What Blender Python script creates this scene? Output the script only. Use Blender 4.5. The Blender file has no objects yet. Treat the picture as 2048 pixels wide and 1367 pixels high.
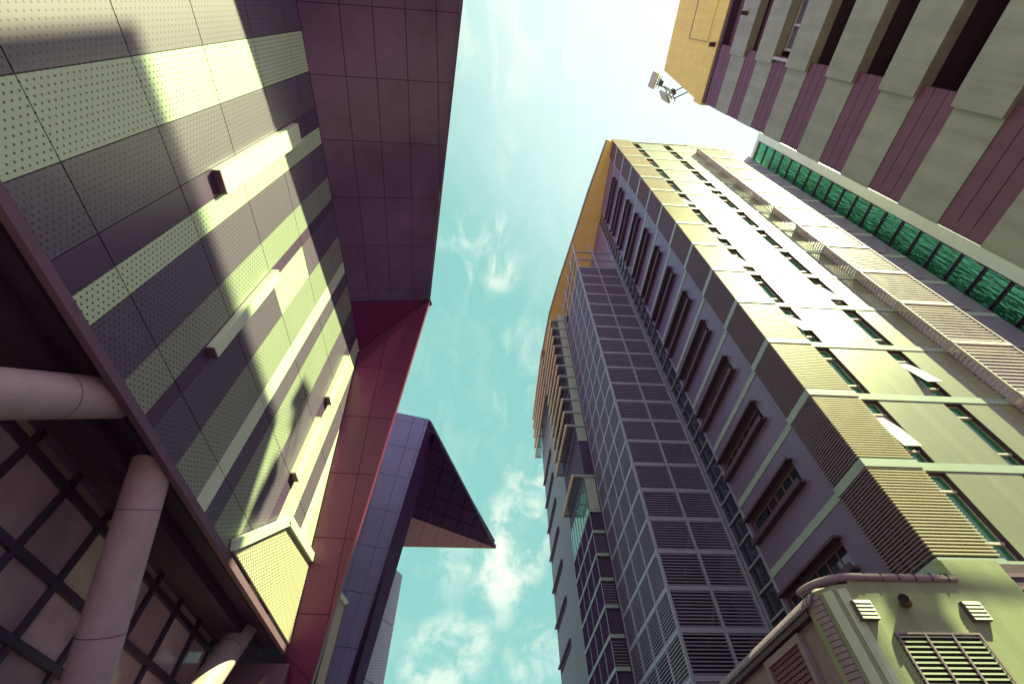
import bpy, bmesh, math, random
from mathutils import Vector, Matrix
random.seed(7)
S = bpy.context.scene
C = S.collection
# All coordinates in metres. Camera at the origin (1.6 m above the street), x right, y down the street, z up.
GZ = -1.6
# ------------------------------------------------------------------ camera
cd = bpy.data.cameras.new('camera'); cam = bpy.data.objects.new('camera', cd); C.objects.link(cam)
cd.sensor_width = 36; cd.lens = 36 * 899.76 / 2048; cd.clip_start = 0.05; cd.clip_end = 3000
r = Vector((0.99788384, -0.06345296, -0.01419704)); u = Vector((-0.04197179, -0.79535665, 0.60468684))
d = Vector((0.04966088, 0.60281135, 0.79633678))
cam.matrix_world = Matrix(((r.x, u.x, -d.x, 0), (r.y, u.y, -d.y, 0), (r.z, u.z, -d.z, 0), (0, 0, 0, 1)))
S.camera = cam
S.view_settings.view_transform = 'Standard'; S.view_settings.look = 'None'
S.view_settings.exposure = 1.6; S.view_settings.gamma = 1; S.view_settings.use_curve_mapping = False
# ------------------------------------------------------------------ sun
SUN = Vector((1, -0.45, 1.43)).normalized()
ld = bpy.data.lights.new('sun', 'SUN'); ld.energy = 5.0; ld.angle = math.radians(0.6); ld.color = (0.95, 1.0, 0.50)
sun = bpy.data.objects.new('sun', ld); C.objects.link(sun); sun.location = (40, -20, 90)
sun.rotation_euler = SUN.to_track_quat('Z', 'Y').to_euler()
# ------------------------------------------------------------------ sky
def sky():
    w = bpy.data.worlds.new('World'); S.world = w; w.use_nodes = True
    nt = w.node_tree; N = nt.nodes; L = nt.links; N.clear()
    def nd(t, **k):
        n = N.new(t)
        for a, v in k.items(): setattr(n, a, v)
        return n
    def math_(op, a, b=None, c=None, clamp=False):
        n = nd('ShaderNodeMath', operation=op, use_clamp=clamp)
        for i, v in enumerate((a, b, c)):
            if v is None: continue
            if isinstance(v, (int, float)): n.inputs[i].default_value = v
            else: L.new(v, n.inputs[i])
        return n.outputs[0]
    tc = nd('ShaderNodeTexCoord').outputs['Generated']
    def dot(v):
        n = nd('ShaderNodeVectorMath', operation='DOT_PRODUCT'); L.new(tc, n.inputs[0]); n.inputs[1].default_value = v
        return n.outputs['Value']
    def rng(v, a, b, c=0., e=1.):
        n = nd('ShaderNodeMapRange', interpolation_type='SMOOTHSTEP'); L.new(v, n.inputs[0])
        for i, q in enumerate((a, b, c, e)): n.inputs[i + 1].default_value = q
        return n.outputs[0]
    st = nd('ShaderNodeTexSky', sky_type='NISHITA', sun_disc=False)
    st.sun_elevation = math.asin(SUN.z); st.sun_rotation = math.atan2(SUN.x, SUN.y)
    bw = nd('ShaderNodeRGBToBW'); L.new(st.outputs[0], bw.inputs[0])
    lum = math_('MULTIPLY_ADD', bw.outputs[0], 0.02, 0.95, clamp=True)
    glow = rng(dot(SUN), 0.52, 1.0)
    mx = nd('ShaderNodeMix', data_type='RGBA'); L.new(glow, mx.inputs[0])
    mx.inputs[6].default_value = (1.0, 2.24, 2.12, 1); mx.inputs[7].default_value = (3.5, 4.0, 3.85, 1)
    # away from the open strip overhead and down the street the sky turns to a violet haze
    sp = nd('ShaderNodeSeparateXYZ'); L.new(tc, sp.inputs[0])
    side = math_('MAXIMUM', math_('ABSOLUTE', sp.outputs[0]), math_('MULTIPLY', sp.outputs[1], -1.0))
    vz = nd('ShaderNodeMix', data_type='RGBA'); L.new(rng(side, .40, .70), vz.inputs[0]); L.new(mx.outputs[2], vz.inputs[6]); vz.inputs[7].default_value = (2.5, 2.1, 3.5, 1)
    mul = nd('ShaderNodeMix', data_type='RGBA', blend_type='MULTIPLY'); mul.inputs[0].default_value = 1
    L.new(vz.outputs[2], mul.inputs[6]); L.new(lum, mul.inputs[7])
    # clouds: a noise broken up by soft regions of the sky where the cirrus hangs
    mp = nd('ShaderNodeMapping'); L.new(tc, mp.inputs[0]); mp.inputs['Rotation'].default_value = (0.3, 0.2, 0.5); mp.inputs['Scale'].default_value = (2.3, 1.0, 1.6)
    n1 = nd('ShaderNodeTexNoise'); L.new(mp.outputs[0], n1.inputs['Vector'])
    n1.inputs['Scale'].default_value = 7.0; n1.inputs['Detail'].default_value = 9; n1.inputs['Roughness'].default_value = 0.60; n1.inputs['Distortion'].default_value = 0.7
    n2 = nd('ShaderNodeTexNoise'); L.new(tc, n2.inputs['Vector'])
    n2.inputs['Scale'].default_value = 15.0; n2.inputs['Detail'].default_value = 8; n2.inputs['Roughness'].default_value = 0.6; n2.inputs['Distortion'].default_value = 0.35
    thin = rng(n1.outputs[0], 0.42, 0.78); puff = rng(n2.outputs[0], 0.38, 0.64)
    wide = None
    for v, a, k in [((-.008, .434, .901), 6.0, .85), ((.016, .472, .882), 3.5, .8), ((-.062, .407, .911), 5, .5), ((0, .044, .999), 9, .6), ((-.05, .062, .997), 7, .5),
                    ((.133, .05, .99), 8, .5), ((.273, .01, .962), 10, .9), ((.09, .606, .791), 5, .45), ((.083, .698, .711), 5, .7), ((.035, .242, .97), 6, .35), ((-.031, .892, .452), 6, .5)]:
        m = math_('MULTIPLY', rng(dot(Vector(v).normalized()), math.cos(math.radians(a)), 1.0), k)
        wide = m if wide is None else math_('MAXIMUM', wide, m)
    thk = None
    for v, a, k in [((.078, .857, .509), 5.5, .9), ((.04, .902, .429), 5, 1.0), ((.098, .807, .583), 4, .7), ((.06, .885, .46), 5, 1.), ((.1, .86, .5), 4, .9), ((-.074, .951, .30), 4.5, .9), ((-.05, .949, .31), 4.5, .9), ((-.022, .946, .322), 4, .8),
                    ((.116, .945, .307), 4, .6), ((.09, .95, .30), 3, .6), ((.041, .926, .375), 2.4, .5)]:
        m = math_('MULTIPLY', rng(dot(Vector(v).normalized()), math.cos(math.radians(a)), 1.0), k)
        thk = m if thk is None else math_('MAXIMUM', thk, m)
    cov = math_('ADD', math_('MULTIPLY', wide, thin), math_('MULTIPLY', math_('MULTIPLY', thk, puff), .85), clamp=True)
    haze = math_('MULTIPLY', thin, 0.14); cov = math_('MAXIMUM', cov, haze)
    cl = nd('ShaderNodeMix', data_type='RGBA'); L.new(cov, cl.inputs[0]); L.new(mul.outputs[2], cl.inputs[6]); cl.inputs[7].default_value = (3.6, 3.9, 3.3, 1)
    bg = nd('ShaderNodeBackground'); L.new(cl.outputs[2], bg.inputs[0]); bg.inputs[1].default_value = 0.10
    o = nd('ShaderNodeOutputWorld'); L.new(bg.outputs[0], o.inputs[0])
sky()

# ------------------------------------------------------------------ materials
def mat(name, col, rough=.6, metal=0., spec=.5, var=.12, scale=1.2, streak=0., stain=None, holes=None, grid=None, wave=0., coat=0., bump=0.):
    m = bpy.data.materials.new(name); m.use_nodes = True; nt = m.node_tree; N = nt.nodes; L = nt.links
    b = N['Principled BSDF']; b.inputs['Roughness'].default_value = rough; b.inputs['Metallic'].default_value = metal
    b.inputs['Specular IOR Level'].default_value = spec
    if coat: b.inputs['Coat Weight'].default_value = coat; b.inputs['Coat Roughness'].default_value = 0.12
    pos = N.new('ShaderNodeNewGeometry').outputs['Position']
    def mth(op, a, c=None):
        n = N.new('ShaderNodeMath'); n.operation = op
        for i, v in enumerate((a, c)):
            if v is None: continue
            if isinstance(v, (int, float)): n.inputs[i].default_value = v
            else: L.new(v, n.inputs[i])
        return n.outputs[0]
    def noise(sc, scl=(1, 1, 1), det=5, ro=.6):
        mp = N.new('ShaderNodeMapping'); L.new(pos, mp.inputs[0]); mp.inputs['Scale'].default_value = scl
        n = N.new('ShaderNodeTexNoise'); L.new(mp.outputs[0], n.inputs['Vector']); n.inputs['Scale'].default_value = sc
        n.inputs['Detail'].default_value = det; n.inputs['Roughness'].default_value = ro
        return n.outputs[0]
    def rng(v, a, c, e, f):
        n = N.new('ShaderNodeMapRange'); L.new(v, n.inputs[0])
        for i, q in enumerate((a, c, e, f)): n.inputs[i + 1].default_value = q
        return n.outputs[0]
    f = rng(noise(scale), .25, .75, 1 - var, 1 + var)
    if streak: f = mth('MULTIPLY', f, rng(noise(1.0, (2.6, 2.6, .12), 6), .3, .7, 1 - streak, 1 + streak * .4))
    col4 = (*col, 1)
    cm = N.new('ShaderNodeMix'); cm.data_type = 'RGBA'; cm.blend_type = 'MULTIPLY'; cm.inputs[0].default_value = 1
    cm.inputs[6].default_value = col4; L.new(f, cm.inputs[7]); out = cm.outputs[2]
    def over(fac, c2):
        nonlocal out
        x = N.new('ShaderNodeMix'); x.data_type = 'RGBA'; L.new(fac, x.inputs[0]); L.new(out, x.inputs[6]); x.inputs[7].default_value = (*c2, 1); out = x.outputs[2]
    sep = None
    def S3():
        nonlocal sep
        if sep is None: sep = N.new('ShaderNodeSeparateXYZ'); L.new(pos, sep.inputs[0])
        return sep.outputs
    if stain: over(rng(noise(stain[0], stain[3] if len(stain) > 3 else (1, 1, 1), 7, .65), stain[1], stain[1] + .12, 0, .8), stain[2])
    if grid:      # (u pitch, v pitch, line width, colour, amount): fine tile joints
        s = S3(); uu = mth('ADD', s[0], s[1]); g = None
        for c, p in ((uu, grid[0]), (s[2], grid[1])):
            t = mth('LESS_THAN', mth('FRACT', mth('DIVIDE', c, p)), grid[2] / p); g = t if g is None else mth('MAXIMUM', g, t)
        over(mth('MULTIPLY', g, grid[4]), grid[3])
    if holes:     # (y pitch, z pitch, radius, colour): round perforations, every second row staggered
        s = S3(); yy = mth('DIVIDE', s[1], holes[0]); row = mth('FLOOR', yy)
        zz = mth('ADD', mth('DIVIDE', s[2], holes[1]), mth('MULTIPLY', mth('MODULO', mth('ABSOLUTE', row), 2.), .5))
        a = mth('MULTIPLY', mth('SUBTRACT', mth('FRACT', yy), .5), holes[0]); c = mth('MULTIPLY', mth('SUBTRACT', mth('FRACT', zz), .5), holes[1])
        dd = mth('SQRT', mth('ADD', mth('MULTIPLY', a, a), mth('MULTIPLY', c, c))); h = mth('LESS_THAN', dd, holes[2]); over(h, holes[3])
    L.new(out, b.inputs['Base Color'])
    if wave or bump:
        bp = N.new('ShaderNodeBump'); bp.inputs['Strength'].default_value = wave or bump; bp.inputs['Distance'].default_value = .25 if wave else .02
        L.new(noise(.9 if wave else 25, (1, 4.5, .55) if wave else (1, 1, 1), 3 if wave else 4), bp.inputs['Height']); L.new(bp.outputs[0], b.inputs['Normal'])
    return m
HOLE = (.022, .016, .03)
M = {
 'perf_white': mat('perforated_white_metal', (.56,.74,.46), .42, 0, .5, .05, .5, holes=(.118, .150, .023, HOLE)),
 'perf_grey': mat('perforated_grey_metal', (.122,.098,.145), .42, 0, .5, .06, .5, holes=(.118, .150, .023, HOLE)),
 'perf_mid': mat('perforated_pale_grey_metal', (.29,.335,.25), .42, 0, .5, .05, .5, holes=(.118, .150, .023, HOLE)),
 'perf_fine': mat('perforated_cream_metal', (.52,.50,.34), .42, 0, .5, .05, .5, holes=(.10, .16, .034, HOLE)),
 'solid_navy': mat('dark_purple_metal', (.085,.05,.105), .35, 0, .5, .10, .7),
 'solid_white': mat('white_metal', (.68,.84,.56), .38, 0, .5, .04, .6),
 'backing': mat('black_backing', (.012, .010, .016), .8),
 'trim_mauve': mat('mauve_trim', (.17,.10,.145), .6, 0, .4, .1, 2),
 'soffit': mat('dark_plum_panel', (.165,.090,.185), .22, .0, .6, .30, .35, wave=.03),
 'plate': mat('burgundy_panel', (.145,.018,.082), .34, 0, .5, .14, .4),
 'red_edge': mat('red_edge_trim', (.17,.02,.065), .4),
 'ceiling': mat('dark_ceiling', (.055,.032,.07), .7, 0, .3, .2, .6),
 'beam': mat('brown_beam', (.085,.05,.075), .7, 0, .3, .25, 1.5),
 'column': mat('painted_concrete_column', (.46,.37,.36), .55, 0, .4, .08, 1.5, streak=.12),
 'cw_frame': mat('dark_aluminium_frame', (.06,.04,.075), .4),
 'cw_pane': mat('smoky_glass_pane', (.42,.32,.34), .10, 0, .5, .35, .5, wave=.04),
 'cw_pane_reflect': mat('reflection_tint_pane', (.60,.48,.48), .12, 0, .6, .35, .6),  # paler pane with reflected light put into its colour
 'cw_pane_light': mat('lit_blind_glass_pane', (.60,.60,.42), .15, 0, .8, .12, .8),  # blind behind glass, paled further to stand for lit patches
 'blue': mat('slate_blue_panel', (.20,.185,.295), .30, 0, .6, .10, .4),
 'plum': mat('deep_plum_panel', (.12,.03,.14), .7, 0, .15, .1, .4),
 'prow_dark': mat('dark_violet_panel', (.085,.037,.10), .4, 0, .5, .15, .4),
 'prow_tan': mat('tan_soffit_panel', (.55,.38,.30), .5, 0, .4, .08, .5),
 'mesh_far': mat('grey_mesh_cladding', (.40,.40,.42), .6, 0, .4, .12, .8, holes=(.35, .22, .08, (.16, .14, .15))),
 'tile_shade': mat('shaded_wall_tile', (.165,.13,.205), .34, 0, .5, .08, .5, streak=.08, grid=(.6, .12, .012, (.11, .06, .12), .45)),  # tower wall tile with a mauve shade tint put into its colour
 'tile_lit': mat('sunlit_wall_tile', (.20,.225,.092), .40, 0, 1.0, .10, .6, streak=.22, grid=(.6, .12, .012, (.17, .17, .08), .5), stain=(.55, .70, (.17, .175, .09), (1.6, 1.6, .12))),  # same tower tile with the olive tone of sunlight in its colour
 'band': mat('pale_green_band', (.31,.40,.32), .5, 0, .4, .06, 1, streak=.08),
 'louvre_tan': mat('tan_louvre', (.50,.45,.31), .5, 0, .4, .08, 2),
 'louvre_shade': mat('shaded_brown_louvre', (.20,.145,.165), .5, 0, .4, .08, 2),  # corner louvre colour darkened to carry the shade of the side face
 'hood': mat('dark_mauve_hood', (.085,.05,.07), .55, 0, .4, .1, 2),
 'win_frame': mat('window_frame_brown', (.26,.15,.13), .5),
 'win_white': mat('window_frame_white', (.60,.54,.50), .5),
 'glass_green': mat('green_tinted_glass', (.05,.30,.13), .06, 0, .9, .25, .5),
 'glass_dark': mat('dark_teal_glass', (.03,.035,.055), .06, 0, .8, .2, .8),
 'reveal': mat('dark_reveal', (.09,.05,.07), .6),
 'steel': mat('galvanised_steel', (.33,.33,.37), .42, .15, .5, .10, 2, streak=.1),
 'slat_steel': mat('grey_slat', (.25,.225,.29), .45, .1, .5, .08, 2),
 'inner_wall': mat('brown_inner_wall', (.07,.045,.072), .7, 0, .3, .15, .6),
 'pale_post': mat('pale_green_post', (.38,.46,.30), .5, 0, .4, .06, 1, streak=.1),
 'yellow': mat('yellow_soffit_paint', (.98,.82,.26), .55, 0, .4, .05, .8),
 'bamboo': mat('cream_tube', (.80,.74,.38), .5, 0, .4, .12, 2.5),
 'dark_panel': mat('dark_window_panel', (.07,.042,.085), .8, 0, .0, .12, .8),
 'grey_wall': mat('grey_green_wall', (.20,.24,.20), .6, 0, .4, .06, .6, grid=(2.4, 1.2, .02, (.16, .15, .15), .5)),
 'glass_wave': mat('wavy_green_glass', (.10,.50,.23), .04, .8, 1.0, .2, .6, wave=.5),
 'pale_panel': mat('pale_mint_panel', (.72,.90,.76), .4, 0, .5, .05, .6, streak=.06),
 'stucco': mat('grey_green_stucco', (.39,.405,.29), .75, 0, .3, .10, 1.3, streak=.2, bump=.3, stain=(.8, .70, (.17, .15, .11), (1, 1, .3))),
 'board': mat('plum_board', (.20,.092,.125), .65, 0, .3, .10, 1.2, streak=.12),
 'parapet': mat('yellow_stained_render', (.98,.78,.20), .7, 0, .3, .06, 1, streak=.10, stain=(1.1, .66, (.20, .15, .05))),
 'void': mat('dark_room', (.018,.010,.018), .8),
 'blind': mat('slatted_blind', (.10, .13, .18), .15, 0, .8),
 'rail': mat('grey_rail', (.36,.31,.34), .35, .3),
 'antenna': mat('antenna_shell', (.5,.46,.32), .5), 'antenna_dark': mat('antenna_steel', (.07, .05, .07), .5, .3),
 'render_mint': mat('mint_render', (.28,.33,.175), .6, 0, .4, .07, 1.1, streak=.16, bump=.15, stain=(1.2, .66, (.2, .18, .13), (1, 1, .5))),
 'trim_stone': mat('stone_trim', (.27,.20,.225), .6, 0, .4, .14, 4),
 'roof_tin': mat('corrugated_sheet', (.25,.18,.225), .5, 0, .4, .14, 3),
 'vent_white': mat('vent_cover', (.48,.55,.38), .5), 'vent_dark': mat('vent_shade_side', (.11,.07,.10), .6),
 'rust': mat('rusty_steel', (.10, .05, .03), .7, 0, .3, .4, 8),
 'ground': mat('street_paving', (.15,.085,.155), .9, 0, .2, .15, .5),
}
# ------------------------------------------------------------------ builders
WL = {}
def link(o, parent=None, loc=(0, 0, 0)):
    C.objects.link(o); loc = Vector(loc); WL[o.name] = loc
    if parent is not None: o.parent = parent; o.location = loc - WL[parent.name]
    else: o.location = loc
    return o
def thing(name, label, cat, loc, group=None):
    o = bpy.data.objects.new(name, None); link(o, None, loc); o['label'] = label; o['category'] = cat
    if group: o['group'] = group
    o.empty_display_size = .5
    return o
def me(bm, m, smooth=False, recalc=True):
    if recalc: bmesh.ops.recalc_face_normals(bm, faces=bm.faces)
    q = bpy.data.meshes.new('mesh'); bm.to_mesh(q); bm.free(); q.materials.append(m)
    if smooth:
        for p in q.polygons: p.use_smooth = True
    return q
def part(name, bm, m, parent, loc=(0, 0, 0), smooth=False, label=None, recalc=True):
    q = bm if isinstance(bm, bpy.types.Mesh) else me(bm, M[m], smooth, recalc)
    q.name = name
    o = link(bpy.data.objects.new(name, q), parent, loc)
    if label: o['label'] = label
    return o
def NB(): return bmesh.new()
def box(bm, x0, x1, y0, y1, z0, z1):
    v = [bm.verts.new((x, y, z)) for x in (x0, x1) for y in (y0, y1) for z in (z0, z1)]
    for f in ((0, 1, 3, 2), (4, 6, 7, 5), (0, 4, 5, 1), (2, 3, 7, 6), (0, 2, 6, 4), (1, 5, 7, 3)): bm.faces.new([v[i] for i in f])
    return bm
def B(*a): return box(NB(), *a)
def solid(bm, pts, off):
    """extrude polygon pts by vector off"""
    a = [bm.verts.new(p) for p in pts]; off = Vector(off); b = [bm.verts.new(Vector(p) + off) for p in pts]; n = len(pts)
    bm.faces.new(a); bm.faces.new(b[::-1])
    for i in range(n): bm.faces.new((a[i], b[i], b[(i + 1) % n], a[(i + 1) % n]))
    return bm
def tube(bm, p, q, r, r2=None, n=12):
    p = Vector(p); q = Vector(q); r2 = r if r2 is None else r2; ax = (q - p).normalized(); t = ax.orthogonal().normalized(); s = ax.cross(t)
    A = [];
    for P, R in ((p, r), (q, r2)): A.append([bm.verts.new(P + (t * math.cos(2 * math.pi * i / n) + s * math.sin(2 * math.pi * i / n)) * R) for i in range(n)])
    for i in range(n): bm.faces.new((A[0][i], A[0][(i + 1) % n], A[1][(i + 1) % n], A[1][i]))
    bm.faces.new(A[0][::-1]); bm.faces.new(A[1]); return bm
def bar(bm, p, q, w, h, up=(0, 0, 1)):
    p = Vector(p); q = Vector(q); a = (q - p).normalized(); up = Vector(up)
    if abs(a.dot(up)) > .98: up = Vector((1, 0, 0))
    s = a.cross(up).normalized() * w / 2; t = s.cross(a).normalized() * h / 2
    return solid(bm, [p + s + t, p - s + t, p - s - t, p + s - t], q - p)
def bil(c, a, b):
    P = [Vector(q) for q in c]
    return (P[0] * (1 - a) + P[1] * a) * (1 - b) + (P[3] * (1 - a) + P[2] * a) * b
def panels(c, us, vs, gap, thick, away):
    """separate cladding panels on the quad c (P00,P10,P11,P01), with open joints; away = a point on the hidden side"""
    bm = NB(); P = [Vector(q) for q in c]; n = (P[1] - P[0]).cross(P[3] - P[0]).normalized()
    if n.dot(Vector(away) - P[0]) < 0: n = -n
    lu = (P[1] - P[0]).length; lv = (P[3] - P[0]).length
    for i in range(len(us) - 1):
        for j in range(len(vs) - 1):
            a0 = us[i] + gap / lu; a1 = us[i + 1] - gap / lu; b0 = vs[j] + gap / lv; b1 = vs[j + 1] - gap / lv
            solid(bm, [bil(c, a0, b0), bil(c, a1, b0), bil(c, a1, b1), bil(c, a0, b1)], n * thick)
    return bm
def lin(n, a=0., b=1.): return [a + (b - a) * i / n for i in range(n + 1)]
def wall(bm, axis, pos, u0, u1, v0, v1, openings, depth):
    """wall in the plane axis=pos with real openings (u0,u1,v0,v1) and reveals running to pos+depth"""
    us = sorted({u0, u1, *[o[0] for o in openings], *[o[1] for o in openings]}); vs = sorted({v0, v1, *[o[2] for o in openings], *[o[3] for o in openings]})
    P = (lambda a, b, e=0.: (pos + e, a, b)) if axis == 'x' else (lambda a, b, e=0.: (a, pos + e, b))
    def q(*p): bm.faces.new([bm.verts.new(x) for x in p])
    for i in range(len(us) - 1):
        for j in range(len(vs) - 1):
            cu = (us[i] + us[i + 1]) / 2; cv = (vs[j] + vs[j + 1]) / 2
            if any(o[0] < cu < o[1] and o[2] < cv < o[3] for o in openings): continue
            q(P(us[i], vs[j]), P(us[i + 1], vs[j]), P(us[i + 1], vs[j + 1]), P(us[i], vs[j + 1]))
    for a, b, c, e in openings:
        for (s, t) in (((a, c), (b, c)), ((b, c), (b, e)), ((b, e), (a, e)), ((a, e), (a, c))): q(P(*s), P(*t), P(*t, depth), P(*s, depth))
    return bm
def clip(poly, f):
    out = []
    for i, p in enumerate(poly):
        q = poly[(i + 1) % len(poly)]; a = f(p); b = f(q)
        if a >= 0: out.append(p)
        if (a >= 0) != (b >= 0): t = a / (a - b); out.append((p[0] + t * (q[0] - p[0]), p[1] + t * (q[1] - p[1])))
    return out

# ------------------------------------------------------------------ ground
g = bpy.data.objects.new('ground', me(B(-400, 400, -400, 400, GZ - .5, GZ), M['ground'])); link(g); g['kind'] = 'structure'

# ------------------------------------------------------------------ left: hall with striped perforated facade
D = 8.0
left = thing('perforated_hall', 'hall on the left with striped perforated metal front, plum overhang and round leaning columns', 'building', (-8, 8, GZ))
ye = lambda z: 2.795 - (z - .935) * (.595 / 1.815)
rows = [.935, 1.087, 1.450, 1.815, 2.19, 2.55, 2.737]
ML = 'perf_mid'; W_, G_, NV, SW = 'perf_white', 'perf_grey', 'solid_navy', 'solid_white'
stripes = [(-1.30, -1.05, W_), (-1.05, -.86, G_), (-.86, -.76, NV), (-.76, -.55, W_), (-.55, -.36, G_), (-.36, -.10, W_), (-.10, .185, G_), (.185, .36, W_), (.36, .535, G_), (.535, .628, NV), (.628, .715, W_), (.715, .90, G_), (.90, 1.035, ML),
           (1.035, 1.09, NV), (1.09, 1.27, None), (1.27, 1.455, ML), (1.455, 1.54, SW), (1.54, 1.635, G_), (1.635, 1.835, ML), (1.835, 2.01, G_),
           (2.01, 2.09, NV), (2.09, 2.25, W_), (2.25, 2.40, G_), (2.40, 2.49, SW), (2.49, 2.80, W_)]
def stripe(a, b, rs, m):
    bm = NB(); ok = False
    for z0, z1 in zip(rs, rs[1:]):
        p = clip([(a, z0), (b, z0), (b, z1), (a, z1)], lambda q: ye(q[1]) - .01 - q[0])
        if len(p) < 3: continue
        cy = sum(q[0] for q in p) / len(p); cz = sum(q[1] for q in p) / len(p)
        def ins(q):
            return (q[0] + (.0012 if q[0] < cy else -.0012), q[1] + (.0020 if q[1] < cz else -.0020))
        p = [ins(q) for q in p]; ok = True
        solid(bm, [(-D, y * D, z * D) for y, z in p], (-.05, 0, 0))
    if ok: part('perforated_panel' if m in (W_, G_, ML) else 'solid_panel', bm, m, left)
    else: bm.free()
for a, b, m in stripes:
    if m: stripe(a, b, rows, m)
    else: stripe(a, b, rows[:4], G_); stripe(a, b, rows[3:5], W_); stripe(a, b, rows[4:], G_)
bk = clip([(-1.3, .93), (2.8, .93), (2.8, 2.74), (-1.3, 2.74)], lambda q: ye(q[1]) - .02 - q[0])
part('backing_wall', solid(NB(), [(-D - .07, y * D, z * D) for y, z in bk], (-.4, 0, 0)), 'backing', left)
for a, b, z0, z1 in ((.540, .626, 1.645, 2.395), (1.042, 1.088, 1.272, 1.845), (2.016, 2.085, 2.025, 2.432), (2.012, 2.085, 1.462, 1.852)):
    bm = NB(); zz = [z0] + [q for q in rows if z0 + .03 < q < z1 - .03] + [z1]
    for s, t in zip(zz, zz[1:]): box(bm, -D - .045, -D + .22, a * D, b * D, s * D + .006, t * D - .006)
    part('fin', bm, 'solid_white', left)
    part('fin_end', B(-D - .04, -D + .221, a * D + .004, b * D - .004, z0 * D - .05, z0 * D + .004), 'trim_mauve', left)
# bottom trim
part('bottom_trim', B(-D - .14, -D + .03, -10.5, 22.34, .905 * D, .933 * D), 'trim_mauve', left)
# gabled perforated box low on the facade
gb = [(1.80, .946), (2.173, 1.276), (2.66, 1.335), (2.735, 1.04), (2.79, .945)]
bm = NB()
for lo, hi in ((1.80, 2.165), (2.168, 2.80)):
    p = clip(clip(gb, lambda q, lo=lo: q[0] - lo), lambda q, hi=hi: hi - q[0]); solid(bm, [(-D + .10, y * D, z * D) for y, z in p], (-.09, 0, 0))
part('gabled_panel', bm, 'perf_fine', left)
bm = NB()
for p, q in (((1.785, .95), (2.178, 1.292)), ((2.168, 1.292), (2.70, 1.352))):
    bar(bm, (-D + .16, p[0] * D, p[1] * D), (-D + .16, q[0] * D, q[1] * D), .34, .16, (1, 0, 0))
part('gable_trim', bm, 'solid_white', left)
# plum overhang: rises outward from the top of the facade, wider away from the camera
HT = 26.16; xo = lambda y: -1.976 - .139 * y
c = [(-D, -10.4, 21.9), (xo(-10.4), -10.4, HT), (-4.26, 16.55, HT), (-D, 14.22, 21.9)]
wl = [-10.4, -7.2, -4.6, -2.0, .54, 2.98, 5.53, 8.17, 10.77, 13.39, 14.19]; ol = [-10.4, -8.4, -5.4, -2.4, .62, 3.52, 6.52, 9.5, 12.53, 15.71, 16.52]
def cols(y): t = (y - .54) / 7.63; return [0, .225 - .006 * t, .417 + .032 * t, .623 + .084 * t, min(1, .832 + .168 * t), 1]
bm = NB()
for j in range(len(wl) - 1):
    W0, W1 = Vector((-D, wl[j] + .012, 21.9)), Vector((-D, wl[j + 1] - .012, 21.9)); O0, O1 = Vector((xo(ol[j]), ol[j] + .012, HT)), Vector((xo(ol[j + 1]), ol[j + 1] - .012, HT))
    u0, u1 = cols(wl[j]), cols(wl[j + 1])
    for i in range(5):
        if u0[i + 1] - u0[i] < .02 and u1[i + 1] - u1[i] < .02: continue
        g_ = .0022; q = [W0.lerp(O0, u0[i] + g_), W0.lerp(O0, u0[i + 1] - g_), W1.lerp(O1, max(u1[i + 1] - g_, u1[i] + g_ + .001)), W1.lerp(O1, u1[i] + g_)]
        solid(bm, q, (0, 0, .07))
part('soffit', bm, 'soffit', left)
facet = [(-D, 14.22, 21.9), (-4.27, 16.54, HT), (-D, 17.7, 21.9)]
part('soffit_facet', solid(NB(), facet, (0, .03, .07)), 'plate', left)
part('facet_backing', solid(NB(), [(-D - .1, 14.0, 22.02), (-4.3, 16.5, HT + .13), (-D - .1, 17.8, 22.02)], (0, 0, .3)), 'backing', left)
part('fold_backing', bar(NB(), (-8.05, 17.80, 22.1), (-4.25, 16.75, 26.4), .5, .4), 'backing', left)
part('edge_backing', bar(NB(), (-8.22, 17.72, 21.9), (-8.22, 22.33, 7.5), .34, .5), 'backing', left)
part('soffit_backing', panels([Vector(p) + Vector((-.05, 0, .12)) for p in c], lin(6), lin(8), 0, .2, (-6, 3, 60)), 'backing', left)
e0, e1 = Vector(c[1]), Vector(c[2])
part('soffit_edge_trim', bar(NB(), e0 + Vector((.05, 0, .02)), e1 + Vector((.05, 0, .02)), .12, .16), 'soffit', left)
# burgundy end plate closing the facade
c2 = [(-D, 17.7, 21.9), (-4.26, 16.55, HT), (-6.71, 22.56, 6.28), (-D + .02, 22.36, 7.3)]
pn = (Vector(c2[1]) - Vector(c2[0])).cross(Vector(c2[3]) - Vector(c2[0])).normalized(); pd = pn.dot(Vector(c2[0])); bm = NB()
zl = [5.0, 8.65, 11.63, 14.62, 17.7, 20.78, 23.8, 27.0]
for z0, z1 in zip(zl, zl[1:]):
    for x0, x1 in ((-9, -6.55), (-6.55, -3)):
        q = [(p[0], p[2]) for p in c2]
        for f_ in (lambda p: p[1] - z0 - .014, lambda p: z1 - .014 - p[1], lambda p: p[0] - x0 - .012, lambda p: x1 - .012 - p[0]):
            if len(q) > 2: q = clip(q, f_)
        if len(q) > 2: solid(bm, [(x, (pd - pn.x * x - pn.z * z) / pn.y, z) for x, z in q], (0, .07, .02))
part('end_plate', bm, 'plate', left)
part('end_plate_base', solid(NB(), [(-D + .02, 22.37, 7.28), (-6.715, 22.565, 6.26), (-7.25, 23.9, 2.9), (-7.3, 23.6, 4.0)], (0, .08, 0)), 'plate', left)
part('end_plate_backing', solid(NB(), [(x, (pd - pn.x * x - pn.z * z) / pn.y + .14, z) for x, z in ((-D, 21.9), (-4.33, 26.0), (-6.76, 6.4), (-D + .02, 7.4))], (-.02, .35, 0)), 'backing', left)
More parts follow.
